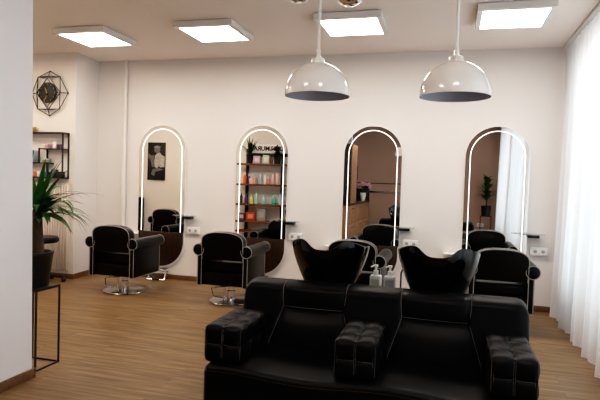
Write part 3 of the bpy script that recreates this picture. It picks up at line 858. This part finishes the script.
# ---------------------------------------------------------------- shelf unit behind (seen in the second mirror)
SX0, SX1, SY = -4.09, -3.10, -4.06
t = empty('display_shelving', (0, SY, 0)); tag(t, 'tall display shelving of walnut boards and black posts seen in the mirror', 'shelving')
for x_ in (-3.96, -3.215):
    MB().box(x_-.028, x_+.028, .001, .05, 0, 1.95, .003).build('post', M['blackm'], t)
ZS = [1.635, 1.228, .832, .495, .30]
for z in ZS: MB().box(SX0, SX1, .05, .29, z-.018, z+.018, .003).build('shelf_board', M['shelfwood'], t)
MB().box(-3.96, -3.1, .002, .06, 1.80, 1.865).build('top_rail', M['blackm'], t)
t = empty('shop_sign', (-3.50, SY+.065, 1.955)); tag(t, 'white sign board with bold black letters on top of the display shelving', 'sign')
MB().box(-.36, .36, 0, .025, -.09, .085, .003).build('sign_board', M['plast'], t)
cu = bpy.data.curves.new('lettering', 'FONT'); cu.body = 'DYN.MURA'; cu.size = .125; cu.align_x = 'CENTER'; cu.align_y = 'CENTER'; cu.extrude = .002; cu.offset = .0035
tmp = bpy.data.objects.new('lettering_curve', cu); COL.objects.link(tmp)
bpy.context.view_layer.update()
lm = bpy.data.meshes.new_from_object(tmp.evaluated_get(bpy.context.evaluated_depsgraph_get()))
bpy.data.objects.remove(tmp)
lo = bpy.data.objects.new('lettering', lm); COL.objects.link(lo); lm.materials.clear(); lm.materials.append(M['blackp'])
lo.parent = t; lo.location = (0, .028, 0); lo.rotation_euler = (pi/2, 0, pi)
def shelf_pot(x_, z, kind, label):
    t = empty('shelf_plant', (x_, SY+.17, z+.018)); tag(t, label, 'potted plant')
    pot(t, .06, .075, .17)
    B = MB(); rnd = random.Random(kind)
    for k in range(46):
        az = rnd.uniform(0, 6.28); near = .35 if sin(az) < .25 else 1
        if kind == 1: leaf(B, (0, 0, .15), az, rnd.uniform(.25, .42)*(1 if near == 1 else .8), rnd.uniform(.5, 1.5) if near == 1 else rnd.uniform(1.32, 1.5), rnd.uniform(.1, .8)*near*(1 if near == 1 else .3), .017, 7)
        else: leaf(B, (rnd.uniform(-.05, .05), rnd.uniform(-.02, .05), .15+rnd.uniform(0, .14)), az, rnd.uniform(.09, .17)*(.45 if near < 1 else 1), rnd.uniform(-.2, 1.3), 1., .03, 5)
    B.build('foliage', M['leafd'], t, smooth=180, recalc=False)
shelf_pot(-3.865, ZS[0], 1, 'spiky green plant in black pot on the top walnut board')
shelf_pot(-3.285, ZS[0], 2, 'bushy green plant in black pot on the top walnut board')
def sbox(x_, z, w_, h_, col, label, band=None, ang=0):
    o = MB().box(-w_/2, w_/2, -.035, .035, 0, h_, .003).build('product_box', cm('box_'+label[:12].replace(' ', '_'), col), None, (x_, SY+.18, z+.018)); tag(o, label, 'box', 'product boxes on the walnut shelving')
    if band: MB().box(-w_*.3, w_*.3, .0352, .036, h_*.25, h_*.75).build('box_label', cm('band_'+label[:12].replace(' ', '_'), band), o)
    o.rotation_euler.y = ang
sbox(-3.70, ZS[0], .15, .15, (.50, .38, .48), 'purple pink box on the top walnut board', (.75, .62, .70))
sbox(-3.51, ZS[0], .13, .17, (.55, .68, .60), 'mint box with pale label on the top walnut board', (.80, .78, .62))
def sbottle(x_, z, r_, h_, col, capc, label, shoulder=.72, wide=1.0):
    o = MB().lathe([(0, 0), (r_*.95, 0), (r_, .01), (r_, h_*shoulder*.9), (r_*.85, h_*shoulder), (r_*.38, h_*(shoulder+.07)), (0, h_*(shoulder+.07))], n=20, cap0=False, cap1=False).build('product_bottle', cm('bot_'+label[:16].replace(' ', '_'), col, .3), None, (x_, SY+.18, z+.0185))
    o.scale.x = wide
    MB().lathe([(r_*.42, h_*(shoulder+.06)), (r_*.42, h_*.97), (r_*.3, h_), (0, h_)], n=16, cap1=False).build('cap', cm('cap_'+label[:16].replace(' ', '_'), capc, .35), o)
    tag(o, label, 'bottle', 'product bottles on the walnut shelving')
sbottle(-3.405, ZS[0], .03, .13, (.16, .06, .03), (.02, .02, .02), 'small amber bottle beside the bushy plant on top board')
A_ = 'on the walnut board below the sign'
for x_, r_, h_, c, cc, lb, sh in [
    (-3.955, .034, .21, (.75, .17, .03), (.8, .7, .6), 'orange bottle '+A_, .74), (-3.865, .026, .20, (.10, .04, .12), (.7, .6, .7), 'dark purple slim bottle '+A_, .7),
    (-3.745, .032, .20, (.75, .42, .28), (.25, .5, .55), 'peach bottle with blue cap '+A_, .68), (-3.63, .040, .21, (.42, .55, .58), (.45, .6, .62), 'grey blue bottle '+A_, .8),
    (-3.525, .030, .21, (.70, .74, .70), (.75, .75, .75), 'off white bottle '+A_, .76), (-3.455, .030, .155, (.75, .25, .25), (.8, .55, .5), 'coral pink bottle '+A_, .7),
    (-3.345, .036, .225, (.68, .46, .46), (.7, .5, .5), 'tall rose bottle '+A_, .85), (-3.262, .036, .245, (.74, .55, .54), (.75, .55, .55), 'tallest pale pink bottle '+A_, .85)]:
    sbottle(x_, ZS[1], r_, h_, c, cc, lb, sh)
sbox(-3.81, ZS[1], .07, .11, (.72, .55, .60), 'tilted pale pink box among bottles on walnut board', None, .0)
A_ = 'on the middle walnut board'
for x_, r_, h_, c, cc, lb, sh in [
    (-4.02, .028, .20, (.03, .03, .04), (.02, .02, .02), 'black slim bottle '+A_, .75), (-3.915, .032, .19, (.12, .03, .16), (.10, .03, .12), 'purple bottle '+A_, .65),
    (-3.80, .040, .18, (.62, .66, .22), (.7, .7, .4), 'yellow green bottle '+A_, .7), (-3.70, .026, .24, (.42, .68, .50), (.5, .72, .6), 'tall pale green bottle '+A_, .8),
    (-3.54, .048, .18, (.34, .58, .58), (.5, .68, .7), 'round aqua bottle '+A_, .68), (-3.33, .050, .18, (.10, .48, .34), (.3, .6, .5), 'emerald green bottle '+A_, .68),
    (-3.20, .030, .23, (.40, .62, .66), (.5, .7, .72), 'tall light blue bottle '+A_, .82)]:
    sbottle(x_, ZS[2], r_, h_, c, cc, lb, sh)
sbox(-3.99, ZS[3], .13, .15, (.12, .06, .13), 'dark purple box on the low walnut board', (.55, .45, .55))
sbox(-3.80, ZS[3], .19, .17, (.55, .07, .025), 'red orange box on the low walnut board', (.70, .35, .20))
sbox(-3.57, ZS[3], .17, .25, (.34, .34, .34), 'tall silver grey box on the low walnut board', (.45, .45, .45))
# picture and armchair in the annex, seen in the first mirror
t = empty('wall_picture', (-6.04, SY, 1.655)); tag(t, 'tall narrow black and white picture of a figure, seen in the mirror', 'picture')
MB().box(-.205, .205, .001, .03, -.40, .40, .003).build('canvas', mat('print_black', (.012, .012, .012), .6, var=.6, vscale=14), t)
pg = mat('print_pale', (.42, .41, .38), .7, var=.55, vscale=22)
pdk = mat('print_grey', (.16, .16, .15), .7, var=.7, vscale=30)
def flat(pts, name, m, y):
    b_ = MB(); vs = [b_.b.verts.new((a*-1, y, c)) for a, c in pts]; b_.b.faces.new(vs); b_.build(name, m, t)
flat([(-.20, .10), (-.13, .13), (-.08, .19), (-.02, .17), (.03, .12), (.05, .0), (.03, -.13), (-.03, -.15), (-.06, -.10), (-.10, -.13), (-.20, -.12)], 'shirt_print', pg, .0306)
flat([(-.02+.075*cos(a), .245+.065*sin(a)) for a in [2*pi*i/16 for i in range(16)]], 'head_print', pdk, .0307)
flat([(-.11, .31), (-.04, .275), (.06, .29), (.05, .315), (-.02, .335)], 'hat_print', mat('print_mid', (.26, .25, .23), .7, var=.4, vscale=30), .0309)
flat([(.05, .13), (.12, .12), (.18, .17), (.20, .10), (.14, .02), (.10, -.12), (.04, -.12), (.06, .02)], 'arm_print', pdk, .0307)
flat([(-.18, -.17), (-.05, -.14), (.08, -.17), (.12, -.28), (.04, -.32), (.02, -.22), (-.08, -.20)], 'sleeve_print', pdk, .0307)
def lounge(loc, rz, label, w_=.62, hb=.48, name='lounge_chair', group=None):
    t = empty(name, loc, rz); tag(t, label, 'armchair', group)
    MB().box(-w_/2, w_/2, -.30, .30, .10, .26, .02).build('seat_base', M['leather'], t)
    MB().box(-w_/2+.09, w_/2-.09, -.20, .32, .26, .36, .03, 3).build('seat_cushion', M['leather'], t)
    MB().box(-w_/2, w_/2, -.32, -.20, .10, hb, .035, 3).build('backrest', M['leather'], t)
    for s in (-1, 1):
        x_ = s*(w_/2-.045); MB().box(x_-.045, x_+.045, -.30, .31, .10, min(hb, .46), .03, 3).build('armrest', M['leather'], t)
        for y in (-.26, .26): MB().lathe([(.018, 0), (.022, .10)], (s*(w_/2-.06), y, 0), 10).build('leg', M['blackm'], t)
lounge((-6.60, -3.70, 0), 0, 'high backed black armchair under the picture, seen in the mirror', .62, .88)
o = copy_tree(s0); o.location = (.80, YR, .36); o.rotation_euler.z = pi
tag(o, 'white double wall socket low on the far wall, seen in mirror', 'socket', 'double wall sockets')

# ---------------------------------------------------------------- kitchenette along the near wall (seen in the third mirror)
KX0, KX1, KY0, KY1 = -2.55, -1.95, -7.45, -4.58
n = 3; wd = (KY1-KY0)/n
for k in range(n):
    y0, y1 = KY0+k*wd, KY0+(k+1)*wd
    t = empty('base_cabinet', ((KX0+KX1)/2, (y0+y1)/2, 0))
    tag(t, 'oak kitchen base cabinet with two drawers, '+['at the end by the dark panel', 'in the middle of the run', 'under the tall oak cabinet'][k], 'cabinet', 'oak base cabinets')
    hx = (KX1-KX0)/2; hy = wd/2
    MB().box(-hx, hx-.022, -hy, hy, .08, .86).build('carcass', M['oak'], t)
    MB().box(-hx, hx-.06, -hy, hy, 0, .08).build('plinth', M['darktop'], t)
    for z0, z1 in ((.09, .47), (.48, .855)):
        dr = MB().box(hx-.021, hx, -hy+.004, hy-.004, z0, z1, .002).build('drawer', M['oak'], t)
        MB().tube([(hx+.001, -.11, z1-.07), (hx+.022, -.11, z1-.07), (hx+.022, .11, z1-.07), (hx+.001, .11, z1-.07)], .006, 8).build('handle', M['blackm'], dr)
tag(MB().box(KX0, KX1+.02, KY0, KY1+.01, .86, .90, .003).build('worktop', M['darktop']), 'dark kitchen worktop along the oak drawers', 'worktop')
struct(MB().box(-2.569, -2.56, KY0, KY1, .90, 1.45).build('trim_5', M['darktop']))   # dark splashback
struct(MB().box(-2.569, -1.95, KY0+.002, KY0+.03, .90, 1.28).build('trim_6', M['blackp']))
t = empty('tall_cabinet', (-2.25, -5.12, .90)); tag(t, 'tall oak cabinet standing on the kitchen worktop', 'cabinet')
MB().box(-.30, .28, -.32, .32, 0, 1.24).build('carcass', M['darktop'], t)
d_ = MB().box(.281, .30, -.318, .318, .003, 1.237, .002).build('door', M['oak'], t)
MB().tube([(.301, -.27, .5), (.32, -.27, .5), (.32, -.27, .8), (.301, -.27, .8)], .006, 8).build('handle', M['blackm'], d_)
t = empty('bottle_rack', (-2.25, -5.60, .90)); tag(t, 'narrow dark open rack of bottles beside the tall oak cabinet', 'rack')
MB().box(-.30, .25, -.155, -.145, 0, 1.20).box(-.30, .25, .145, .155, 0, 1.20).build('rack_side', M['darktop'], t)
for k in range(6): MB().box(-.30, .25, -.145, .145, .60+k*.116, .61+k*.116).build('rack_board', M['darktop'], t)
for k in range(5):
    o = MB().lathe([(0, 0), (.03, 0), (.03, .06), (.012, .085), (.012, .10), (0, .10)], n=14, cap0=False, cap1=False).build('spice_bottle', cm('spice%d' % (k % 3), [(.30, .28, .25), (.05, .05, .05), (.22, .12, .06)][k % 3]), None, (-2.06, -5.60, 1.5105+k*.116))
    tag(o, 'small bottle on rack level %s of the dark open rack' % ['lowest', 'second', 'third', 'fourth', 'topmost'][k], 'bottle', 'bottles in the dark rack')
t = empty('flower_vase', (-2.02, -6.85, .90)); tag(t, 'white vase of pink flowers on the kitchen worktop', 'vase')
MB().lathe([(0, 0), (.035, 0), (.05, .04), (.068, .12), (.072, .19), (.065, .20), (.06, .19), (.04, .05), (0, .04)], n=28, cap0=False, cap1=False).build('vase', M['plast'], t)
rnd = random.Random(9); sm = MB(); fm = MB()
for k in range(26):
    a = rnd.uniform(0, 6.28); rr_ = rnd.uniform(.03, .30); zz = .42-rr_*.35+rnd.uniform(-.04, .07)
    e = Vector((rr_*cos(a), rr_*sin(a), zz))
    sm.tube([(0, 0, .12), (e.x*.35, e.y*.35, .27), e], .003, 5)
    for j in range(5):
        fm.sphere(e+Vector((.022*cos(j*1.256), .022*sin(j*1.256), rnd.uniform(-.01, .01))), .018, (1, 1, .7), 8)
sm.build('stems', M['leafd'], t); fm.build('flowers', cm('pink_petal', (.68, .40, .42)), t)

# ---------------------------------------------------------------- lights, world
def area(name, loc, rot, sx, sy, power, col):
    l = bpy.data.lights.new(name, 'AREA'); l.shape = 'RECTANGLE'; l.size = sx; l.size_y = sy; l.energy = power; l.color = col
    o = bpy.data.objects.new(name, l); COL.objects.link(o); o.location = loc; o.rotation_euler = rot; return o
for k, (a, b_) in enumerate(WINS):
    area('window_daylight', (XR+.35, (a+b_)/2, (wz0+wz1)/2), (0, pi/2, 0), wz1-wz0, b_-a, 34, (.84, .91, 1.))
wd_ = bpy.data.worlds.new('overcast_sky'); S.world = wd_; wd_.use_nodes = True
wd_.node_tree.nodes['Background'].inputs[0].default_value = (.85, .92, 1, 1); wd_.node_tree.nodes['Background'].inputs[1].default_value = .8

# ---------------------------------------------------------------- camera
f_px, yaw, pit, rol, D, hc = 539.8815, .2687, -.0354, .0324, 6.328, 1.3364
Rv = Vector((cos(yaw), sin(yaw), 0)); Fv = Vector((-sin(yaw), cos(yaw), 0)); Uv = Vector((0, 0, 1))
F2 = Fv*cos(pit)+Uv*sin(pit); U2 = Uv*cos(pit)-Fv*sin(pit)
R3 = Rv*cos(rol)+U2*sin(rol); U3 = U2*cos(rol)-Rv*sin(rol)
cd = bpy.data.cameras.new('camera'); cam = bpy.data.objects.new('camera', cd); COL.objects.link(cam)
mw = Matrix((R3, U3, -F2)).transposed().to_4x4(); mw.translation = Vector((0, -D, hc)); cam.matrix_world = mw
cd.sensor_width = 36; cd.lens = f_px*36/600; cd.clip_start = .05; cd.clip_end = 60
S.camera = cam
S.view_settings.view_transform = 'Standard'
S.view_settings.look = 'None'
S.view_settings.exposure = .06
S.view_settings.use_curve_mapping = True          # gentle contrast curve
cvm = S.view_settings.curve_mapping; cv = cvm.curves[3]
for a, b_ in ((.012, .0045), (.05, .040), (.2, .235), (.5, .61)): cv.points.new(a, b_)
cvm.update()
S.cycles.use_denoising = True
S.cycles.max_bounces = 10; S.cycles.diffuse_bounces = 5; S.cycles.glossy_bounces = 5; S.cycles.transparent_max_bounces = 12
S.cycles.sample_clamp_indirect = 6
